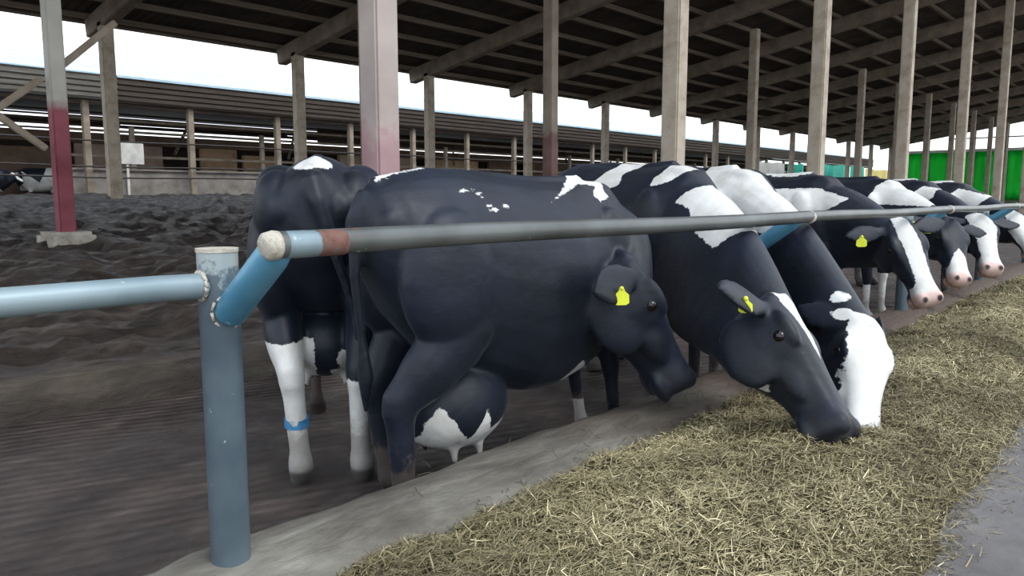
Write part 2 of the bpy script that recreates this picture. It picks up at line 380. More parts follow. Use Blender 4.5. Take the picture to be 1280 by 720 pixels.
# the feed rail, in pipe lengths jointed at the braces
XS = [.965] + [p+.16 for p in POSTX[1:]] + [24]
names = ['nearest length of the worn grey top rail, ending in a cream cut end', 'second length of the top rail, starting at the second brace', 'third length of the top rail, over the white-faced cows',
         'fourth length of the top rail', 'fifth length of the top rail', 'sixth length of the top rail', 'seventh length of the top rail, farthest visible']
rail = empty('feed_rail', (XS[0], RY, RZ), 'long worn grey steel pipe rail above the necks of the feeding cows', 'rail')
for i in range(len(XS)-1):
    bm = bmesh.new(); n = 14; rr = .0335 if i == 0 else .031
    P = [(XS[i]-XS[0] + (XS[i+1]-XS[i])*k/n, .003*math.sin(k*.8), .004*math.sin(k*.5+i)) for k in range(n+1)]
    tube(bm, P, rr, 24); o = mesh_obj('rail_length', bm, M['pipe_rail'], rail); edge_split_smooth(o)
    if i:
        bm = bmesh.new(); q = XS[i]-XS[0]; tube(bm, [(q-.03,0,0), (q-.01,0,0), (q+.02,0,0)], [.034,.038,.034], 20, wob=.03); mesh_obj('joint', bm, M['weld'], rail, smooth=True)
bm = bmesh.new()
tube(bm, [(-.026,0,-.004), (-.018,0,-.002), (0,0,0), (.012,0,0)], [.024,.034,.036,.0345], 24, wob=.02)
mesh_obj('cut_end', bm, M['weld'], rail, smooth=True)
bm = bmesh.new(); tube(bm, [(.03,0,0), (.05,0,0), (.11,0,0), (.12,0,0)], [.0336,.0341,.0341,.0336], 24); mesh_obj('paint_sleeve', bm, M['pipe_blue'], rail, smooth=True)
bm = bmesh.new(); tube(bm, [(.118,0,0), (.125,0,0), (.19,0,0), (.2,0,0)], [.0334,.0343,.0341,.0334], 24, wob=.012); mesh_obj('rust_sleeve', bm, M['rust'], rail, smooth=True)

# ------------------------------------------------------------------ building : columns
def column(loc, w, d, h, mat, label, footing=None, bev=.02, group=None):
    root = empty('barn_column', loc, label, 'column', group)
    bm = bmesh.new(); box(bm, (0,0,h/2-.05), (w, d, h+.1), bev); mesh_obj('shaft', bm, mat, root)
    if footing:
        bm = bmesh.new(); s = footing
        box(bm, (0,0,-.03), (s[0], s[1], s[2]), .05)
        for v in bm.verts: v.co += Vector((noise.noise(v.co*3), noise.noise(v.co*4+Vector((5,5,5))), 0))*.04
        mesh_obj('footing', bm, M['footing'], root)
    return root
SL = .17
def roof_z(y): return 5.95 + SL*(20.4-y)
ROW1 = [4.24, 9.2, 14.31, 19.66, 25.35, 30.92, 36.4, 42, 47.5, 53, 58.5, 64, 69.5]
for i, x in enumerate([-1.2]+ROW1):
    ordn = ['off-frame', 'thick pale column with pinkish lower half rising behind the nearest cows', 'thick beige column rising over the withers of the feeding cows', 'thick beige column to the right of the big white shoulder patch',
            'beige column left of the green tarp', 'brown column in front of the green tarp', 'next brown column in front of the green tarp'][i] if i < 7 else 'far brown column of the front row, %s along' % ['seventh','eighth','ninth','tenth','eleventh','twelfth','thirteenth'][i-7]
    if i == 0: continue
    column((x, 5.4, .15), .25, .25, roof_z(5.4)-.75, M['pink_column'] if i == 1 else M['concrete'], ordn, group='front row of roof columns')
ROW3 = [3.68, 8.94, 14.26, 19.97, 25.1, 30.6, 36, 41.5, 47, 52.5, 58, 63.5, 69]
for i, x in enumerate(ROW3):
    lab = ['column painted red below and pale above, on a concrete footing at the left', 'narrow reddish column showing just behind the pink thick column', 'slim beige column with reddish foot above the black back',
           'slim column half hidden by the thick beige one', 'slim brown column between the two thick beige columns'][i] if i < 5 else 'far brown column of the middle row, %s along' % ['sixth','seventh','eighth','ninth','tenth','eleventh','twelfth','thirteenth'][i-5]
    column((x, 11.7, .68), .205 if not i else .27, .205 if not i else .27, roof_z(11.7)-.68-.55, M['red_column'] if i == 0 else M['faded_red'] if i < 4 else M['concrete'], lab, footing=(.62,.62,.32) if i == 0 else None, group='middle row of roof columns')
ROW2 = [2.3, 7.6, 12.98, 18.19, 23.45, 28.78, 34.0, 39.3, 44.6, 49.9, 55.2, 60.5, 65.8, 71]
for i, x in enumerate(ROW2):
    root = column((x, 20.4, 1.15), .30, .26, 5.95-.3-1.15-.1, M['concrete'], 'slim column under the far eave, %s from the left' % ['first','second','third','fourth','fifth','sixth','seventh','eighth','ninth','tenth','eleventh','twelfth','thirteenth','fourteenth'][i], group='columns under the far eave')
# rafters, purlins, sheets
for i, x in enumerate(ROW2):
    bm = bmesh.new()
    y0, y1 = 21.3, 2.6
    bar(bm, (x, y0, roof_z(y0)-.30), (x, y1, roof_z(y1)-.30), .30, .46, .02)
    mesh_obj('trim_rafter', bm, M['concrete_dark'], kind='structure')
for i in range(16):
    y = 21.25 - i*1.22
    bm = bmesh.new(); bar(bm, (-3, y, roof_z(y)-.02), (73.4, y, roof_z(y)-.02), .12, .14)
    mesh_obj('trim_purlin', bm, M['purlin'], kind='structure')
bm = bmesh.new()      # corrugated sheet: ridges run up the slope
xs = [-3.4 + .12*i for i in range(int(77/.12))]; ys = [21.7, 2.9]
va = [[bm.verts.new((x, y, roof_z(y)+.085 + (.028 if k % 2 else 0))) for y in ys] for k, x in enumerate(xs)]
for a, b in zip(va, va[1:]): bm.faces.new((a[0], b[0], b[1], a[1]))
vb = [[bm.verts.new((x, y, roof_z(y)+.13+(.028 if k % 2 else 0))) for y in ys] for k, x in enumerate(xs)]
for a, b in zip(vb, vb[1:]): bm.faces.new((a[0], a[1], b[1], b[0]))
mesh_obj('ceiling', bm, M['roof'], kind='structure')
# eave gutter board
bm = bmesh.new(); box(bm, (35, 21.55, roof_z(21.55)-.02), (77, .05, .16)); mesh_obj('trim_eave', bm, M['purlin'], kind='structure')
# braces of the red column
for a, b, lab in (((3.0,11.7,2.45),(3.5,11.68,2.86),'upper strut rising to the red column'), ((2.6,11.7,2.62),(3.5,11.68,1.93),'lower strut dropping to the red column'), ((3.75,11.7,3.05),(4.5,11.7,3.75),'strut rising right from the red column')):
    bm = bmesh.new(); bar(bm, (a[0]-.6*(b[0]-a[0]) if a[0] < 3.2 else a[0], a[1], a[2]-.6*(b[2]-a[2]) if a[0] < 3.2 else a[2]), b, .07, .09, .01)
    o = mesh_obj('strut', bm, M['concrete_dark']); tag(o, lab+', weathered grey timber', 'strut')

# ------------------------------------------------------------------ end wall with green tarps
XE = 73
EY = [19.9, 18.0, 14.58, 12.26, 9.4, 6.5, 3.6]
for y in EY:
    bm = bmesh.new(); box(bm, (XE+.1, y, roof_z(y)/2-.1), (.22, .2, roof_z(y)+.1)); o = mesh_obj('end_post', bm, M['concrete']); tag(o, 'brown post of the far end wall between green tarps', 'post', 'posts of the far end wall')
tl = ['green tarp panel nearest the far corner of the barn', 'green tarp panel second from the far corner', 'green tarp panel third from the far corner', 'green tarp panel fourth from the far corner', 'green tarp panel fifth from the far corner', 'green tarp panel sixth from the far corner']
for i in range(len(EY)-1):
    y0, y1 = EY[i]-.12, EY[i+1]+.12
    bm = bmesh.new(); n = 14; nz = 6; g = {}
    for a in range(n+1):
        for b in range(nz+1):
            y = y0+(y1-y0)*a/n; z = 1.0+(4.95-1.0)*b/nz
            g[a, b] = bm.verts.new((XE + .06*math.sin(a*1.7+i) + .02*math.sin(b*2+a), y, z))
    for a in range(n):
        for b in range(nz): bm.faces.new((g[a,b], g[a+1,b], g[a+1,b+1], g[a,b+1]))
    bmesh.ops.solidify(bm, geom=bm.faces, thickness=.02)
    o = mesh_obj('green_tarp', bm, M['green_tarp'], smooth=True); tag(o, tl[i]+', hung under a pale bar', 'tarp', 'green tarps on the end wall')
bm = bmesh.new()
bar(bm, (XE-.05, 20.2, 5.05), (XE-.05, 3, 5.05), .1, .22); mesh_obj('trim_end_bar', bm, M['white_sheet'], kind='structure')
bm = bmesh.new(); bar(bm, (XE+.02, 16.5, 6.05), (XE+.02, 3, 6.05), .1, .1); mesh_obj('trim_end_upper_bar', bm, M['concrete_dark'], kind='structure')
bm = bmesh.new(); box(bm, (XE+.6, 11.5, .6), (.2, 17, 1.2)); mesh_obj('wall_end', bm, M['grey_wall'], kind='structure')

# ------------------------------------------------------------------ opposite barn
FY = 27
# fascia of corrugated sheet
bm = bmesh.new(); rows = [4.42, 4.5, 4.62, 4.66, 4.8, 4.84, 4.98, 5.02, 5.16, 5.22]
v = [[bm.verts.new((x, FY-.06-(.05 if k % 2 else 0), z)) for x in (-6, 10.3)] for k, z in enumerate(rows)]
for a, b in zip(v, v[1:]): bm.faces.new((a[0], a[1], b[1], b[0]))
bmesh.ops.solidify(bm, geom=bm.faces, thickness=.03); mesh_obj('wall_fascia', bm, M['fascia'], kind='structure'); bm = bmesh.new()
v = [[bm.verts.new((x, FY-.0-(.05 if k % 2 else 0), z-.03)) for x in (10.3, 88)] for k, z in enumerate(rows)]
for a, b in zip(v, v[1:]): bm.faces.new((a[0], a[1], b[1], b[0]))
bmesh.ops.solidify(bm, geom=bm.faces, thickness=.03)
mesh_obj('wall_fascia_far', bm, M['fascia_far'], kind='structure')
bm = bmesh.new()
sec = [((27.0, 5.2), (33.5, 6.72)), ((33.5, 6.72), (40.5, 5.2))]
for (ya, za), (yb, zb) in sec:
    a = [bm.verts.new(p) for p in ((-6, ya, za), (88, ya, za), (88, yb, zb), (-6, yb, zb), (-6, ya, za+.08), (88, ya, za+.08), (88, yb, zb+.08), (-6, yb, zb+.08))]
    for f in ((3,2,1,0), (4,5,6,7), (0,1,5,4), (1,2,6,5), (2,3,7,6), (3,0,4,7)): bm.faces.new([a[k] for k in f])
mesh_obj('ceiling_opposite_barn', bm, M['metal_roof'], kind='structure')
for k, (y, z) in enumerate(((27.4, 4.35), (30, 4.9), (38.6, 4.75), (40, 4.7))):
    bm = bmesh.new(); bar(bm, (-6, y, z), (88, y, z), .12, .14); mesh_obj('trim_opposite_purlin', bm, M['wood_dark'], kind='structure')
# front posts
for k in range(22):
    x = 5.9 + 3.48*k
    if x > 80: break
    bm = bmesh.new(); box(bm, (x, 27.3, 2.75), (.2, .2, 3.3), .01); o = mesh_obj('timber_post', bm, M['concrete_dark'])
    tag(o, 'slender brown post holding up the opposite barn eave, number %d along' % (k+1) if False else 'slender brown post under the fascia of the opposite barn', 'post', 'posts of the opposite barn')
for k in range(14):
    x = 11.6 + 5.2*k
    bm = bmesh.new(); box(bm, (x, 29.3, 2.5), (.16, .16, 2.6), .01); o = mesh_obj('pen_post', bm, M['concrete'])
    tag(o, 'short pale post standing among the pens of the opposite barn', 'post', 'short posts in the opposite barn')
# low wall, stained panels and slats
bm = bmesh.new(); box(bm, (46, 27.9, 1.72), (74, .2, .95)); box(bm, (46, 27.86, 2.2), (74, .3, .06)); mesh_obj('wall_pen_low', bm, M['grey_wall'], kind='structure')
M['brown_wall'] = mottled('brown_stained_wall', (74,58,48), (112,92,76), 1.3, .9, .3); M['pink_wall'] = mottled('dusty_pink_wall', (124,104,94), (158,138,124), 1.5, .9, .3)
x = -4; k = 0
while x < 86:
    w = random.choice((1.6, 2.4, 3.2)); h = random.choice((1.75, 1.95, 2.05))
    bm = bmesh.new(); box(bm, (x+w/2, 31.2+random.uniform(-.3,.3), 1.3+h/2), (w, .18, h), .02)
    mesh_obj('wall_partition', bm, M[random.choice(('tan_wall','brown_wall','pink_wall','tan_wall'))], kind='structure'); x += w + random.choice((.35, .8, 1.5)); k += 1
bm = bmesh.new(); box(bm, (41, 31.7, 3.5), (92, .16, .40)); mesh_obj('trim_partition_beam', bm, M['brown_wall'], kind='structure')
for z, y in ((3.62, 29.35), (4.02, 29.4), (2.72, 29.2)):
    bm = bmesh.new(); bar(bm, (9.5, y, z), (84, y, z), .07, .09); mesh_obj('trim_pen_board', bm, M['concrete_dark'], kind='structure')
for k in range(15):
    x = 13.2 + 4.9*k; bm = bmesh.new(); bar(bm, (x, 29.4, 2.9), (x+1.4, 31, 4.3), .08, .1); mesh_obj('trim_pen_brace', bm, M['wood_dark'], kind='structure')
for k in range(5):
    bm = bmesh.new(); z = 3.78 + .17*k
    bar(bm, (-5, 31.6, z), (88, 31.6, z), .05, .07); mesh_obj('trim_slat', bm, M['wood_dark'], kind='structure')
bm = bmesh.new()
box(bm, (41, 40.3, 2.5), (94, .2, 3.4))
mesh_obj('wall_opposite_back', bm, M['wood_dark'], kind='structure')
x = -4; k = 0
while x < 88:
    w = random.uniform(4, 8)
    bm = bmesh.new(); box(bm, (x+w/2, 40.3, 4.78), (w, .12, random.choice((.12, .2, .3)))); mesh_obj('trim_back_board', bm, M['wood_dark'], kind='structure'); x += w*random.uniform(1.05, 1.6)
bm = bmesh.new(); box(bm, (55, 33, 4.25), (66, .1, .8)); mesh_obj('wall_upper_boards', bm, M['wood_dark'], kind='structure')
# white board
bm = bmesh.new(); box(bm, (10.75, 27.62, 2.75), (1.1, .05, .72), .01); box(bm, (10.75, 27.65, 1.95), (.08,.04,1.5))
o = mesh_obj('white_board', bm, M['white_board']); tag(o, 'square off-white board hanging in the opposite barn beside a post', 'board')
# pen rails
for z, lab in ((3.12,'top thin dark pen rail across the opposite barn'), (2.28,'middle thin dark pen rail over the low grey wall'), (1.92,'bottom thin dark pen rail along the low grey wall')):
    bm = bmesh.new(); tube(bm, [(-4+.9*i, 27.05, z+.02*math.sin(i*.7)) for i in range(100)], .028, 8); o = mesh_obj('pen_rail', bm, M['dark_steel'], smooth=True); tag(o, lab, 'rail', 'thin rails of the opposite pens')
# pale, teal and yellow sheets beyond
for x0, x1, z0, z1, m, lab in ((51.5,57.5,2.6,3.75,'white_sheet','pale sheet hung at the far end of the opposite barn'), (58,61.3,2.7,3.8,'teal_tarp','small teal sheet just left of a beige column'),
        (63.5,71.5,2.7,3.95,'teal_tarp','long teal sheet just right of a beige column'), (71.9,76,2.7,3.95,'teal_tarp','teal sheet beside the yellow one'), (76,83.5,2.7,3.85,'yellow_sheet','pale yellow sheet left of the green tarps')):
    bm = bmesh.new(); n = 10
    g = [[bm.verts.new((x0+(x1-x0)*a/n, 24+.08*math.sin(a*2.1), z)) for z in (1.2, (z0+z1)/2, z1+.05*math.sin(a))] for a in range(n+1)]
    for a, b in zip(g, g[1:]):
        for j in range(2): bm.faces.new((a[j], b[j], b[j+1], a[j+1]))
    bmesh.ops.solidify(bm, geom=bm.faces, thickness=.03)
    o = mesh_obj('hanging_sheet', bm, M[m]); tag(o, lab, 'sheet')

# ------------------------------------------------------------------ cows
def loft(bm, rings):
    V = [[bm.verts.new(p) for p in r] for r in rings]; n = len(V[0])
    for a, b in zip(V, V[1:]):
        for k in range(n): bm.faces.new((a[k], a[(k+1) % n], b[(k+1) % n], b[k]))
    bm.faces.new(list(reversed(V[0]))); bm.faces.new(V[-1])
def ring(c, s, d, w, up, dn, n=20, e=.88):
    out = []
    for k in range(n):
        t = 2*PI*k/n; cs, sn = math.cos(t), math.sin(t)
        a = math.copysign(abs(cs)**e, cs)*w; b = math.copysign(abs(sn)**e, sn)*(up if sn > 0 else dn)
        out.append(c + s*a + d*b)
    return out
def ball(bm, c, r, rot=None):
    q = bmesh.ops.create_icosphere(bm, subdivisions=3, radius=1)
    m = Matrix.Translation(c) @ (rot if rot else Matrix.Identity(4)) @ Matrix.Diagonal((*r, 1)); bmesh.ops.transform(bm, matrix=m, verts=q['verts'])
def limb(bm, pts, rad, n=14):
    """pts: joints; rad: (fore-aft, sideways) at each; smooth interpolation"""
    P = [Vector(p) for p in pts]; rings = []
    for i in range(len(P)-1):
        for t in (0, .33, .66):
            q = P[i].lerp(P[i+1], t); st = t*t*(3-2*t)
            a = rad[i][0]*(1-st)+rad[i+1][0]*st; b = rad[i][1]*(1-st)+rad[i+1][1]*st
            d0 = (P[min(i+1, len(P)-1)]-P[i]).normalized(); rings.append((q, a, b))
    rings.append((P[-1], *rad[-1]))
    out = []
    for i, (q, a, b) in enumerate(rings):
        t = (rings[min(i+1, len(rings)-1)][0]-rings[max(i-1, 0)][0]).normalized()
        s = Vector((0,1,0)); f = s.cross(t).normalized(); s2 = t.cross(f).normalized()
        out.append([q + f*math.cos(2*PI*k/n)*a + s2*math.sin(2*PI*k/n)*b for k in range(n)])
    loft(bm, out)
TR = [(-.80,1.31,1.10,.07),(-.75,1.365,.98,.15),(-.66,1.40,.86,.22),(-.52,1.425,.76,.265),(-.38,1.435,.70,.275),(-.22,1.42,.64,.285),(0,1.40,.575,.325),(.2,1.39,.565,.325),(.38,1.395,.585,.29),(.52,1.395,.61,.255),(.64,1.365,.66,.21),(.74,1.28,.73,.15),(.80,1.18,.84,.08)]
def poly_sd(x, z, P):
    P = np.array(P); n = len(P); d = np.full(x.shape, 1e9); ins = np.zeros(x.shape, bool)
    for i in range(n):
        a = P[i]; b = P[(i+1) % n]; e = b-a; wx = x-a[0]; wz = z-a[1]
        t = np.clip((wx*e[0]+wz*e[1])/(e@e+1e-12), 0, 1); d = np.minimum(d, np.hypot(wx-e[0]*t, wz-e[1]*t))
        c = ((a[1] > z) != (b[1] > z)); ins ^= c & (x < (b[0]-a[0])*(z-a[1])/((b[1]-a[1]) if b[1] != a[1] else 1e-9)+a[0])
    return np.where(ins, d, -d)
def make_cow(label, loc, heading, poll, muzzle, face, scale=1, lenf=1, legs=None, patches=(), blaze=None, tags=(), pinkmuzzle=False, band=None, tail=None, voxel=.0115, mat=None, ears=None, group=None, udder=1.0, whitelegs=(), headk=1.2, deep=0.0, neckw=1.12, dewlap=.22, legk=1.0, hooks=0, thigh=1.0, udrop=0):
    """poll / muzzle / face are world coordinates (face = direction the forehead looks)"""
    root = empty('cow', loc, label, 'cow', group, rz=R(heading))
    Minv = (Matrix.Translation(loc) @ Matrix.Rotation(R(heading), 4, 'Z')).inverted()
    S = scale; sx = S*lenf
    bm = bmesh.new(); X, Y, Z = Vector((1,0,0)), Vector((0,1,0)), Vector((0,0,1))
    rings = []
    for i in range(len(TR)-1):
        for t in ((0, .5) if i < len(TR)-2 else (0, .5, 1)):
            x, zt, zb, w = [TR[i][k]*(1-t)+TR[i+1][k]*t for k in range(4)]; zb -= deep*max(0, 1-((x-.05)/.8)**2)
            zc = zb + (zt-zb)*.52
            r = []
            for k in range(28):
                a = 2*PI*k/28; cs, sn = math.cos(a), math.sin(a)
                yy = math.copysign(abs(cs)**.9, cs)*w; zz = zc + (sn*(zt-zc) if sn > 0 else sn*(zc-zb))
                if sn > 0: yy *= 1-.28*sn**2.2
                r.append(Vector((x*sx, yy*S, zz*S)))
            rings.append(r)
    loft(bm, rings)
    for s in (-1, 1):
        if hooks:
            ball(bm, Vector((-.42*sx, s*.175*S, 1.30*S)), (.17*S, .10*S*hooks, .095*S))      # hip bones
            ball(bm, Vector((-.60*sx, s*.16*S, 1.20*S)), (.16*S, .10*S, .17*S))
        ball(bm, Vector((-.72*sx, s*.115*S, 1.20*S)), (.07*S, .06*S, .08*S))         # pin bone
        ball(bm, Vector((-.50*sx, s*.19*S, .98*S)), (.20*S*thigh, .105*S*thigh, .26*S*thigh))          # thigh
        ball(bm, Vector((.47*sx, s*.19*S, 1.02*S)), (.13*S, .085*S, .25*S))          # shoulder
        ball(bm, Vector((.48*sx, s*.05*S, 1.345*S)), (.16*S, .05*S, .05*S))           # withers
        ball(bm, Vector((.62*sx, s*.10*S, .84*S)), (.10*S, .09*S, .13*S))            # point of shoulder
    ball(bm, Vector((.62*sx, 0, .70*S)), (.13*S, .10*S, .10*S))                      # brisket
    tube(bm, [Vector((x*sx, 0, z*S)) for x, z in ((-.74,1.36),(-.5,1.405),(-.2,1.40),(.1,1.38),(.45,1.39))], [.035*S]*5, 12)
    legs = legs or {}
    def foot(key, default): return legs.get(key, default)
    for s, key in ((-1, 'hr'), (1, 'hl')):
        dx, dy = foot(key, (0, 0))
        limb(bm, [((-.48)*sx, s*.17*S, 1.0*S), (-.42*sx+dx*.2, s*.19*S, .78*S), (-.55*sx+dx*.5, s*.185*S+dy*.4, .63*S), (-.665*sx+dx*.8, s*.165*S+dy*.7, .50*S), (-.655*sx+dx*.9, s*.165*S+dy*.8, .40*S), (-.635*sx+dx, s*.165*S+dy, .16*S), (-.62*sx+dx, s*.165*S+dy, .105*S), (-.585*sx+dx, s*.168*S+dy, .04*S)],
             [(.21*S,.10*S), (.17*S,.09*S), (.105*S*legk,.068*S*legk), (.07*S*legk,.047*S*legk), (.05*S*legk,.038*S*legk), (.040*S*legk,.036*S*legk), (.050*S*legk,.044*S*legk), (.055*S*legk,.045*S*legk)])
        limb(bm, [(-.59*sx+dx, s*.168*S+dy, .085*S), (-.575*sx+dx, s*.17*S+dy, .05*S), (-.56*sx+dx, s*.17*S+dy, .0)], [(.045*S,.04*S), (.06*S,.048*S), (.075*S,.053*S)])
    for s, key in ((-1, 'fr'), (1, 'fl')):
        dx, dy = foot(key, (0, 0))
        limb(bm, [(.47*sx, s*.165*S, 1.0*S), (.45*sx, s*.175*S, .80*S), (.455*sx+dx*.3, s*.165*S+dy*.3, .66*S), (.475*sx+dx*.6, s*.155*S+dy*.6, .46*S), (.475*sx+dx*.7, s*.155*S+dy*.7, .38*S), (.475*sx+dx, s*.155*S+dy, .15*S), (.485*sx+dx, s*.155*S+dy, .10*S), (.51*sx+dx, s*.157*S+dy, .04*S)],
             [(.125*S,.075*S), (.10*S,.066*S), (.068*S,.055*S), (.052*S,.047*S), (.038*S,.036*S), (.032*S,.031*S), (.042*S,.038*S), (.048*S,.042*S)])
        limb(bm, [(.505*sx+dx, s*.157*S+dy, .085*S), (.52*sx+dx, s*.157*S+dy, .05*S), (.535*sx+dx, s*.157*S+dy, .0)], [(.043*S,.04*S), (.057*S,.048*S), (.07*S,.053*S)])
    if udder:
        uz = .63*S - .12*(udder-1)/.35 - udrop; ball(bm, Vector((-.35*sx, 0, uz)), (.20*S*udder, .155*S*udder, .15*S*udder))
        for ux in (-.42, -.28):
            for uy in (-.07, .07): limb(bm, [(ux*sx, uy*S*udder, uz-.08*S), (ux*sx, uy*S*1.1*udder, uz-.14*S*udder), (ux*sx, uy*S*1.15*udder, uz-.14*S*udder-.045)], [(.03*S,.03*S), (.02*S,.02*S), (.014*S,.014*S)], 8)
    tl = tail or [(-.76, 0, 1.33), (-.815, 0, 1.24), (-.82, 0, 1.0), (-.79, 0.01, .75), (-.77, 0.02, .58), (-.775, 0.02, .44)]
    tube(bm, [Vector((p[0]*sx, p[1]*S, p[2]*S)) for p in tl], [.042*S,.034*S,.024*S,.02*S,.036*S,.012*S], 10)
    # neck and head
    pl = Minv @ Vector(poll); mz = Minv @ Vector(muzzle); fc = (Minv.to_3x3() @ Vector(face)).normalized()
    u = (mz-pl); Lh = u.length; u.normalize(); d = (fc - u*fc.dot(u)).normalized(); sd = d.cross(u).normalized(); k = Lh/.60
    k = min(k, 1.12*S)*headk/1.0 if headk else k
    P0 = Vector((.36*sx, 0, 1.05*S)); P1 = Vector((.78*sx, 0, 1.06*S)); P3 = pl + u*.12*k - d*.06*k; P2 = P3 - (u*.35 - d*.35).normalized()*0 + (P1-P3)*.35 + d*(-.02)
    P2 = P3.lerp(P1, .38) - d*.05*S + Z*.0
    rings = []; nn = 13
    for i in range(nn):
        t = i/(nn-1); c = P0*(1-t)**3 + P1*3*t*(1-t)**2 + P2*3*t*t*(1-t) + P3*t**3
        tn = ((P1-P0)*3*(1-t)**2 + (P2-P1)*6*t*(1-t) + (P3-P2)*3*t*t).normalized()
        ref = (Z*(1-t) + d*t + Z*.15 - (X*0)); dd = (ref - tn*ref.dot(tn)).normalized(); ss = tn.cross(dd).normalized()
        w = S*neckw*np.interp(t, [0, .3, .65, 1], [.20, .165, .125, .105]); hh = S*neckw*np.interp(t, [0, .3, .65, 1], [.28, .265, .215, .165])
        rings.append(ring(c, -ss, dd, w, hh*.95, hh*(1.08+dewlap*math.sin(PI*min(1, t*1.15))), 22, .95))
    loft(bm, rings)
    HD = [(-.02,.045,.022,.06),(.03,.074,.042,.12),(.12,.092,.050,.17),(.22,.104,.055,.185),(.32,.108,.056,.182),(.43,.096,.052,.160),(.54,.078,.046,.128),(.66,.066,.041,.104),(.78,.064,.038,.094),(.86,.071,.038,.096),(.92,.075,.037,.096),(.965,.072,.030,.088),(.99,.062,.014,.070),(1.005,.045,-.006,.045)]
    HL = Lh
    loft(bm, [ring(pl + u*(t*HL), sd, d, w*k, a*k, b*k, 24, .86) for t, w, a, b in HD])
    rotH = Matrix((u, -sd, d)).transposed().to_4x4()
    for s in (-1, 1):
        ball(bm, pl + u*.30*HL + sd*s*.088*k + d*.030*k, (.060*k, .022*k, .022*k), rotH)      # brow ridge
        ball(bm, pl + u*.50*HL + sd*s*.066*k - d*.035*k, (.10*k, .022*k, .04*k), rotH)        # cheek ridge
        ball(bm, pl + u*.93*HL + sd*s*.045*k + d*.012*k, (.036*k, .028*k, .028*k), rotH)       # nostril pad
        ball(bm, pl + u*.30*HL + sd*s*.082*k - d*.10*k, (.11*k, .022*k, .075*k), rotH)       # jaw muscle
        ball(bm, pl + u*.90*HL + sd*s*.045*k - d*.072*k, (.05*k, .028*k, .022*k), rotH)      # lower lip
    ball(bm, pl + u*.05*HL + d*.020*k, (.045*k, .055*k, .028*k), rotH)                           # poll
    # ears
    ear_tip = {}
    for s, key in ((-1, 'r'), (1, 'l')):
        base = pl + u*.10*HL + sd*s*.085*k + d*.0*k
        dirn = (sd*s*.85 - u*.18 - Z*.12 - d*.05) if not (ears and key in ears) else (Minv.to_3x3() @ Vector(ears[key]))
        dirn.normalize(); eu = (u - dirn*u.dot(dirn)).normalized(); en = dirn.cross(eu)
        rr = []
        for t, w in ((0,.026),(.12,.034),(.3,.052),(.5,.060),(.7,.052),(.88,.032),(1.0,.010)):
            c = base + dirn*t*.215*k; rr.append(ring(c, eu, en, w*k, .014*k*(1-.3*t), .014*k*(1-.3*t), 16, 1))
        loft(bm, rr); ear_tip[key] = (base, dirn, eu, en)
    bmesh.ops.recalc_face_normals(bm, faces=bm.faces)
    me = bpy.data.meshes.new('tmp'); bm.to_mesh(me); bm.free()
    tmp = bpy.data.objects.new('tmp', me); COL.objects.link(tmp)
    md = tmp.modifiers.new('r', 'REMESH'); md.mode = 'VOXEL'; md.voxel_size = voxel; md.use_smooth_shade = True
    ms = tmp.modifiers.new('s', 'SMOOTH'); ms.factor = .5; ms.iterations = 9
    dg = bpy.context.evaluated_depsgraph_get(); dg.update()
    body_me = bpy.data.meshes.new_from_object(tmp.evaluated_get(dg)); bpy.data.objects.remove(tmp); bpy.data.meshes.remove(me)
    body_me.name = 'cow_body'; body_me.materials.clear(); body_me.materials.append(mat or M['coat'])
    body_me.polygons.foreach_set('use_smooth', [True]*len(body_me.polygons))
    nv = len(body_me.vertices); co = np.empty(nv*3); body_me.vertices.foreach_get('co', co); co = co.reshape(-1, 3)
    x, y, z = co.T
    # head coordinates
    rel = co - np.array(pl); tu = rel @ np.array(u)/HL; ts = rel @ np.array(sd); td = rel @ np.array(d)
    near = (np.abs(ts) < .30) & (td > -.35) & (td < .2) & (tu > -.15) & (tu < 1.1)
    head = near & (np.abs(ts) < .14*k) & (tu > .0)& (td > -.2*k)
    # anatomical bulges fade into soft relief
    coat = np.full(nv, -.2)
    for p in patches:
        if p[0] == 'side':
            v = poly_sd(x, z, p[2]); v = np.where(y*p[1] > -.02, v, -np.abs(v)-.05); v = np.where(near & (tu > .05), -.2, v) if len(p) < 4 else v
        elif p[0] == 'top':
            v = poly_sd(x, y, p[1]); v = np.minimum(v, (z-p[2])*.8)
        elif p[0] == 'ball':
            c = np.array(p[1]); r = np.array(p[2]); v = (1-np.sqrt((((co-c)/r)**2).sum(1)))*r.min()
        coat = np.maximum(coat, v)
    for key, zt in whitelegs:
        hx = {'hr': -.60, 'hl': -.60, 'fr': .49, 'fl': .49}[key]*sx + legs.get(key, (0,0))[0]; sy = -1 if key[1] == 'r' else 1
        v = np.minimum(zt - z, .30 - np.abs(x-hx)); v = np.minimum(v, (y*sy-.03)); coat = np.maximum(coat, v)
    if blaze:
        tb, wb, ob = zip(*blaze); hw = np.interp(tu, tb, wb); off = np.interp(tu, tb, ob)
        v = hw*k - np.abs(ts-off*k); v = np.minimum(v, td+.035*k); v = np.minimum(v, (tu-tb[0])*.5); v = np.minimum(v, (tb[-1]-tu)*.5)
        coat = np.maximum(coat, np.where(head | (near & (tu > -.03) & (np.abs(ts) < .13*k)), v, -.2))
    mud = np.clip((.62*S - z)/.5, 0, 1)*.75 + np.clip((.24 - z)/.1, 0, 1)*.45; mud = np.where(head | (near & (tu > .1)), 0, mud)
    pink = np.zeros(nv); dark = np.zeros(nv)
    mus = np.clip((tu-.86)/.05, 0, 1)*(head)
    if pinkmuzzle: pink = mus*.75
    else: dark = mus*.35
    for s in (-1, 1):     # nostrils
        q = np.sqrt((tu-.955)**2*HL**2*1 + (ts-s*.042*k)**2 + (td-.022*k)**2*.8); dark = np.maximum(dark, np.clip((.021*k-q)/.008, 0, 1)*head)
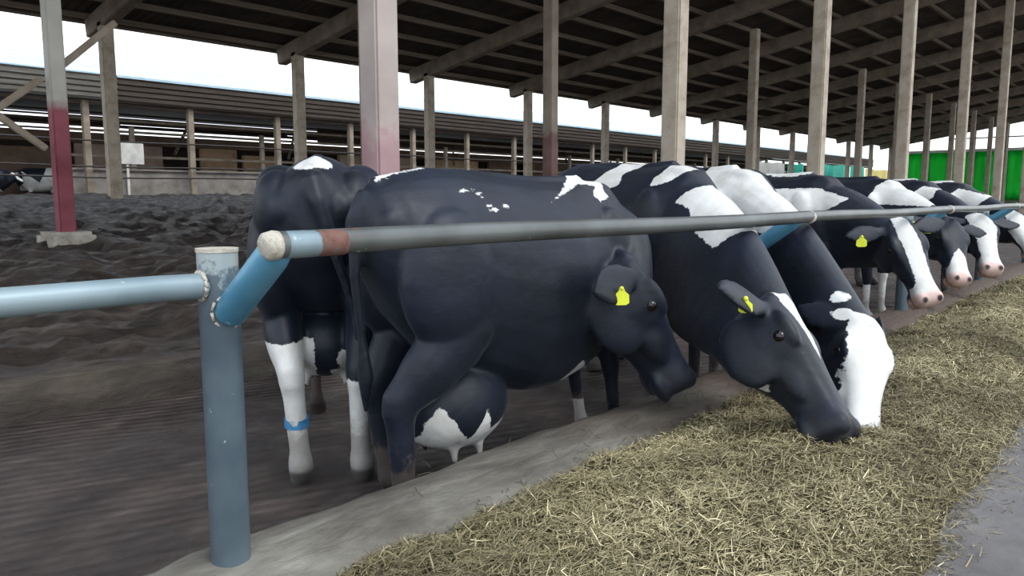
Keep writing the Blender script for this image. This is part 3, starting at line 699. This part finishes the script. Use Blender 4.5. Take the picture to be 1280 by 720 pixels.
    mouth = np.abs(td + .038*k)*head + (1-head); dark = np.maximum(dark, np.clip((.007-mouth)/.004, 0, 1)*np.clip((tu-.78)/.03, 0, 1)*(tu < 1)*.8)
    # hooves and switch of the tail
    dark = np.maximum(dark, np.clip((.075*S - z)/.02, 0, 1)*.8)
    for nm, arr in (('coat', coat), ('mud', mud), ('pink', pink), ('dark', dark)):
        a = body_me.attributes.new(nm, 'FLOAT', 'POINT'); a.data.foreach_set('value', arr.astype(np.float32))
    # carve nostril hollows
    body = bpy.data.objects.new('body', body_me); COL.objects.link(body); body.parent = root
    for s in (-1, 1):
        bm = bmesh.new(); ball(bm, Vector((0,0,0)), (.018*k,)*3)
        e = mesh_obj('eye', bm, M['eye'], root, smooth=True); e.location = pl + u*.33*HL + sd*s*.096*k + d*.002*k
        e['label'] = 'dark glossy eye'
    for key, off, sz, turn in tags:
        base, dirn, eu, en = ear_tip[key]
        bm = bmesh.new()
        o_ = base + dirn*off*.215*k
        # hanging shield-shaped tag, facing mostly sideways / camera
        ox = (Minv.to_3x3() @ Vector((math.cos(R(turn)), math.sin(R(turn)), 0))).normalized(); dz = Z
        shape = [(-.16,0),(.16,0),(.22,-.18),(.5,-.42),(.52,-.95),(.3,-1.08),(-.3,-1.08),(-.52,-.95),(-.5,-.42),(-.22,-.18)]
        nrm = ox.cross(dz).normalized()
        vv = [bm.verts.new(o_ + ox*a*sz + dz*b*sz + nrm*.004 ) for a, b in shape]; f = bm.faces.new(vv)
        ex = bmesh.ops.extrude_face_region(bm, geom=[f]); bmesh.ops.translate(bm, vec=nrm*-.006, verts=[q for q in ex['geom'] if isinstance(q, bmesh.types.BMVert)])
        tocam = (Minv @ Vector((0,0,1.3)) - o_).normalized(); bmesh.ops.translate(bm, vec=en*(.024*k if en.dot(tocam) > 0 else -.024*k) + tocam*.018 - Z*.03, verts=bm.verts)
        bmesh.ops.recalc_face_normals(bm, faces=bm.faces)
        t_ = mesh_obj('ear_tag', bm, M['tag'], root); bm = bmesh.new(); ball(bm, o_ + en*(.024*k if en.dot(tocam) > 0 else -.024*k) + tocam*.018 - Z*.03, (.010,)*3); mesh_obj('tag_stud', bm, M['tag'], t_, smooth=True); t_['label'] = 'yellow plastic ear tag'
    if band:
        key, zb = band; dx, dy = legs.get(key, (0, 0)); s = -1 if key[1] == 'r' else 1
        bm = bmesh.new(); tube(bm, [(-.644*sx+dx*.95, s*.165*S+dy*.9, zb-.02), (-.648*sx+dx*.95, s*.165*S+dy*.9, zb+.02)], .043*S*legk, 24)
        b_ = mesh_obj('leg_band', bm, M['blue_band'], root, smooth=False); b_['label'] = 'blue leg band'
    return root

exec_cows = True
#COWS
PA = [('ball', (-.70, 0, 1.46), (.12, .11, .06)), ('ball', (-.45, -.10, .55), (.16, .05, .07))]
PB = [('side', -1, [(-.74,1.35),(-.6,1.392),(-.5,1.408),(-.46,1.44),(-.64,1.43)]),
      ('side', -1, [(-.57,.37),(-.52,.45),(-.44,.34),(-.38,.28),(-.31,.42),(-.27,.31),(-.08,.36),(-.2,.20),(-.40,.04),(-.57,.1)]),
      ('side', -1, [(.18,.44),(.24,.52),(.39,.58),(.46,.52),(.54,.42),(.66,.34),(.70,.27),(.60,.26),(.52,.36),(.44,.42),(.3,.46)]),
      ('side', -1, [(.086,1.27),(.30,1.365),(.42,1.44),(.56,1.44),(.53,1.34),(.545,1.30),(.44,1.265),(.42,1.30),(.46,1.345),(.36,1.35)])]
PB += [('ball', q, (.022, .03, .008)) for q in ((-.41,-.154,1.316),(-.375,-.15,1.322),(-.341,-.146,1.323),(-.31,-.15,1.31),(-.305,-.165,1.295),(-.29,-.172,1.284),(-.284,-.19,1.262),(-.262,-.20,1.245),(-.193,-.19,1.257))]
PC = [('side', -1, [(-.2,1.36),(-.08,1.40),(-.02,1.56),(.33,1.56),(.14,1.44),(.2,1.37),(.1,1.33)]),
      ('side', -1, [(.479,1.346),(.465,1.406),(.58,1.54),(.70,1.47),(.592,1.376)]),
      ('side', -1, [(.70,1.269),(.80,1.38),(.95,1.48),(1.2,1.33),(1.25,1.15),(1.15,1.04),(.96,1.11),(.84,1.23)]),
      ('ball', (1.69,-.53,.50), (.07,.05,.03))]
PD = [('side', -1, [(.15,1.28),(.27,1.58),(.55,1.62),(.8,1.52),(1.07,1.30),(1.13,1.2),(1.06,1.08),(.6,1.1),(.3,1.2)]),
      ('ball', (1.70,-.39,.77), (.06,.06,.05)), ('ball', (1.78,-.46,.71), (.06,.05,.04))]
PE = [('side', -1, [(.35,1.15),(.22,1.36),(.6,1.37),(.90,1.28),(.72,1.17)]), ('ball', (.25,-.05,1.52), (.30,.10,.05)), ('side', -1, [(.45,.75),(.6,.9),(.75,.8),(.7,.6),(.5,.55)])]
PF = [('side', -1, [(.5,1.22),(.53,1.40),(.70,1.54),(1.1,1.38),(1.1,1.2)]), ('side', -1, [(-.3,.9),(-.1,1.3),(.2,1.2),(.1,.8)])]
PG = [('side', -1, [(.5,1.30),(.62,1.42),(.78,1.38),(.8,1.28),(.66,1.22)]), ('ball', (.1,0,1.5), (.5,.06,.03)), ('side', 1, [(-.3,.9),(-.1,1.3),(.2,1.2),(.1,.8)])]
PH = [('ball', (.1,0,1.5), (.5,.08,.04)), ('side', -1, [(.4,1.2),(.6,1.4),(1.0,1.3),(.8,1.1)])]
for P_, side_polys in ((PA, [[(-.1,1.0),(.2,1.35),(.5,1.2),(.3,.8)]]), (PB, [[(-.4,1.0),(-.2,1.38),(.1,1.2),(0,.8)]]), (PC, [[(-.4,.9),(-.3,1.38),(.1,1.3),(.1,.9)]]), (PD, [[(-.5,1.0),(-.2,1.3),(0,.9)]]), (PE, [[(-.4,1.0),(-.2,1.3),(.2,.9)]])):
    P_ += [('side', 1, q) for q in side_polys]      # the far flanks carry their own patches
cowA = make_cow('black cow seen from behind, with white hind legs and a blue leg band', (2.31,3.37,0), 50, (3.25,4.35,1.2), (3.6,4.75,.8), (.6,.6,.6), 1.035,
    whitelegs=(('hl', .66), ('hr', .50)), patches=PA, legs={'hl': (0,-.07)}, band=('hl', .30), legk=1.22, udder=1.12, hooks=1.0, thigh=1.12, tail=[(-.76,0,1.33),(-.81,-.03,1.24),(-.80,-.10,1.0),(-.77,-.16,.8),(-.74,-.19,.66)])
cowB = make_cow('nearest big black cow, side on, muzzle lowered over the kerb', (2.57,2.34,0), -6, (2.95,2.02,1.0), (3.20,1.80,.40), (.75,-.55,.35), .985,
    patches=PB, udder=1.38, udrop=.085, thigh=1.15, tags=(('r', .50, .066, -35),), headk=1.5, deep=.17, dewlap=.4, legk=1.25, ears={'r': (-.85,-.10,-.12), 'l': (.2,.9,-.35)}, legs={'hl': (.03,-.03), 'hr': (-.07,.02), 'fr': (.15,.04), 'fl': (.17,.0)}, whitelegs=(('fl', .22),))
cowC = make_cow('black cow with thin white face stripe and big eye, eating silage', (4.15,2.77,0), -110, (3.27,1.42,.82), (3.09,.99,.34), (.3,-.6,.75), 1.06,
    blaze=[(-.04,.03,0),(.15,.045,0),(.3,.035,0),(.42,.02,0),(.52,.0,0)], tags=(('r', .55, .055, -55),), headk=1.4, dewlap=.55, patches=PC)
cowD = make_cow('cow with broad white face, muzzle deep in silage behind the striped-face cow', (4.97,2.77,0), -112, (3.95,1.22,.68), (3.50,1.05,.18), (-.2,-.6,.75), 1.06,
    blaze=[(.0,.07,0),(.3,.1,0),(.6,.08,0),(1.03,.12,0)], headk=1.12, dewlap=.5, patches=PD, ears={'r': (.3,.9,.2), 'l': (.75,.35,.15)})
cowE = make_cow('black cow with a wide white blaze and pinkish muzzle held above the kerb', (6.75,2.98,0), -103, (6.42,1.78,1.10), (6.24,1.45,.50), (-.6,-.6,.5), 1.06,
    blaze=[(-.03,.04,0),(.15,.055,0),(.5,.05,0),(.75,.05,0),(.86,.09,0),(1.03,.12,0)], tags=(('r', .6, .075, -60),), pinkmuzzle=True, patches=PE, whitelegs=(('fl', .62), ('fr', .62)))
cowF = make_cow('black cow with two yellow ear tags, next beyond the wide-blazed one', (8.45,2.98,0), -100, (8.0,1.77,1.07), (7.65,1.55,.53), (-.5,-.6,.5), 1.06,
    blaze=[(.5,.0,0),(.6,.04,0),(.85,.08,0),(1.03,.12,0)], tags=(('r', .75, .075, -60), ('r', .3, .075, -60)), pinkmuzzle=True, voxel=.014, patches=PF, whitelegs=(('fl', .5), ('fr', .4)))
cowG = make_cow('cow with a full white face turned towards the alley', (9.95,2.98,0), -105, (9.25,1.77,1.08), (8.75,1.5,.55), (-.8,-.5,.4), 1.06,
    blaze=[(-.03,.08,0),(.3,.09,0),(.5,.065,0),(.75,.06,0),(.86,.09,0),(1.03,.12,0)], pinkmuzzle=True, voxel=.014, patches=PG)
cowH = make_cow('last cow by the picture edge, pale cheeks and a yellow tag', (11.6,2.98,0), -100, (11.2,1.77,1.08), (10.9,1.45,.6), (-.6,-.6,.5), 1.06,
    blaze=[(-.03,.09,0),(.3,.1,0),(1.03,.12,0)], tags=(('r', .6, .06, -60),), pinkmuzzle=True, voxel=.016, patches=PH)
cowI = make_cow('mostly white cow resting in the opposite barn behind the red column', (8.9,30.2,.86), 175, (8.05,29.9,2.05), (7.75,29.5,1.8), (-.5,-.3,.7), 1.0, patches=[('side', 1, [(-.8,.5),(-.8,1.4),(-.1,1.45),(.2,.9),(.7,1.3),(.8,.6)])], blaze=[(0,.06,0),(1.03,.1,0)], voxel=.03)
cowJ = make_cow('white and black cow resting at the far left of the opposite barn', (6.5,28.3,.82), 5, (7.3,27.9,2.0), (7.6,27.7,1.75), (.5,-.4,.7), 1.0, patches=[('side', -1, [(-.8,.5),(-.8,1.4),(.4,1.45),(.3,.9),(.7,.6)])], blaze=[(0,.06,0),(1.03,.1,0)], voxel=.03)
#COWS_END

# ------------------------------------------------------------------ light, sky, camera
w = bpy.data.worlds.new('World'); SC.world = w; w.use_nodes = True; nt = w.node_tree; nt.nodes.clear()
out = N(nt, 'ShaderNodeOutputWorld'); bg = N(nt, 'ShaderNodeBackground')
tc = N(nt, 'ShaderNodeTexCoord'); sp = N(nt, 'ShaderNodeSeparateXYZ'); L(nt, tc.outputs['Generated'], sp.inputs[0])
rp = ramp(nt, sp.outputs['Z'], [(0, (.93,.97,1.0,1)), (.5, (.82,.90,1.0,1)), (1, (.70,.83,1.0,1))])
L(nt, rp.outputs[0], bg.inputs[0]); bg.inputs[1].default_value = 1.7; L(nt, bg.outputs[0], out.inputs[0])
sun = bpy.data.lights.new('sun', 'SUN'); sun.energy = 1.6; sun.angle = R(25); sun.color = (1,.97,.92)
so = bpy.data.objects.new('sun', sun); COL.objects.link(so); so.rotation_euler = Vector((-.05,.75,-1)).to_track_quat('-Z','Y').to_euler()

cd = bpy.data.cameras.new('camera'); cam = bpy.data.objects.new('camera', cd); COL.objects.link(cam)
cam.location = (0,0,1.3); cd.sensor_width = 36; cd.lens = 950/1280*36; cd.clip_end = 500
cam.rotation_euler = (PI/2 - math.atan(115/950), 0, R(42.2) - PI/2)
SC.camera = cam
SC.view_settings.view_transform = 'Standard'; SC.view_settings.look = 'None'; SC.view_settings.exposure = 0.32; SC.view_settings.gamma = 1
SC.view_settings.use_curve_mapping = False
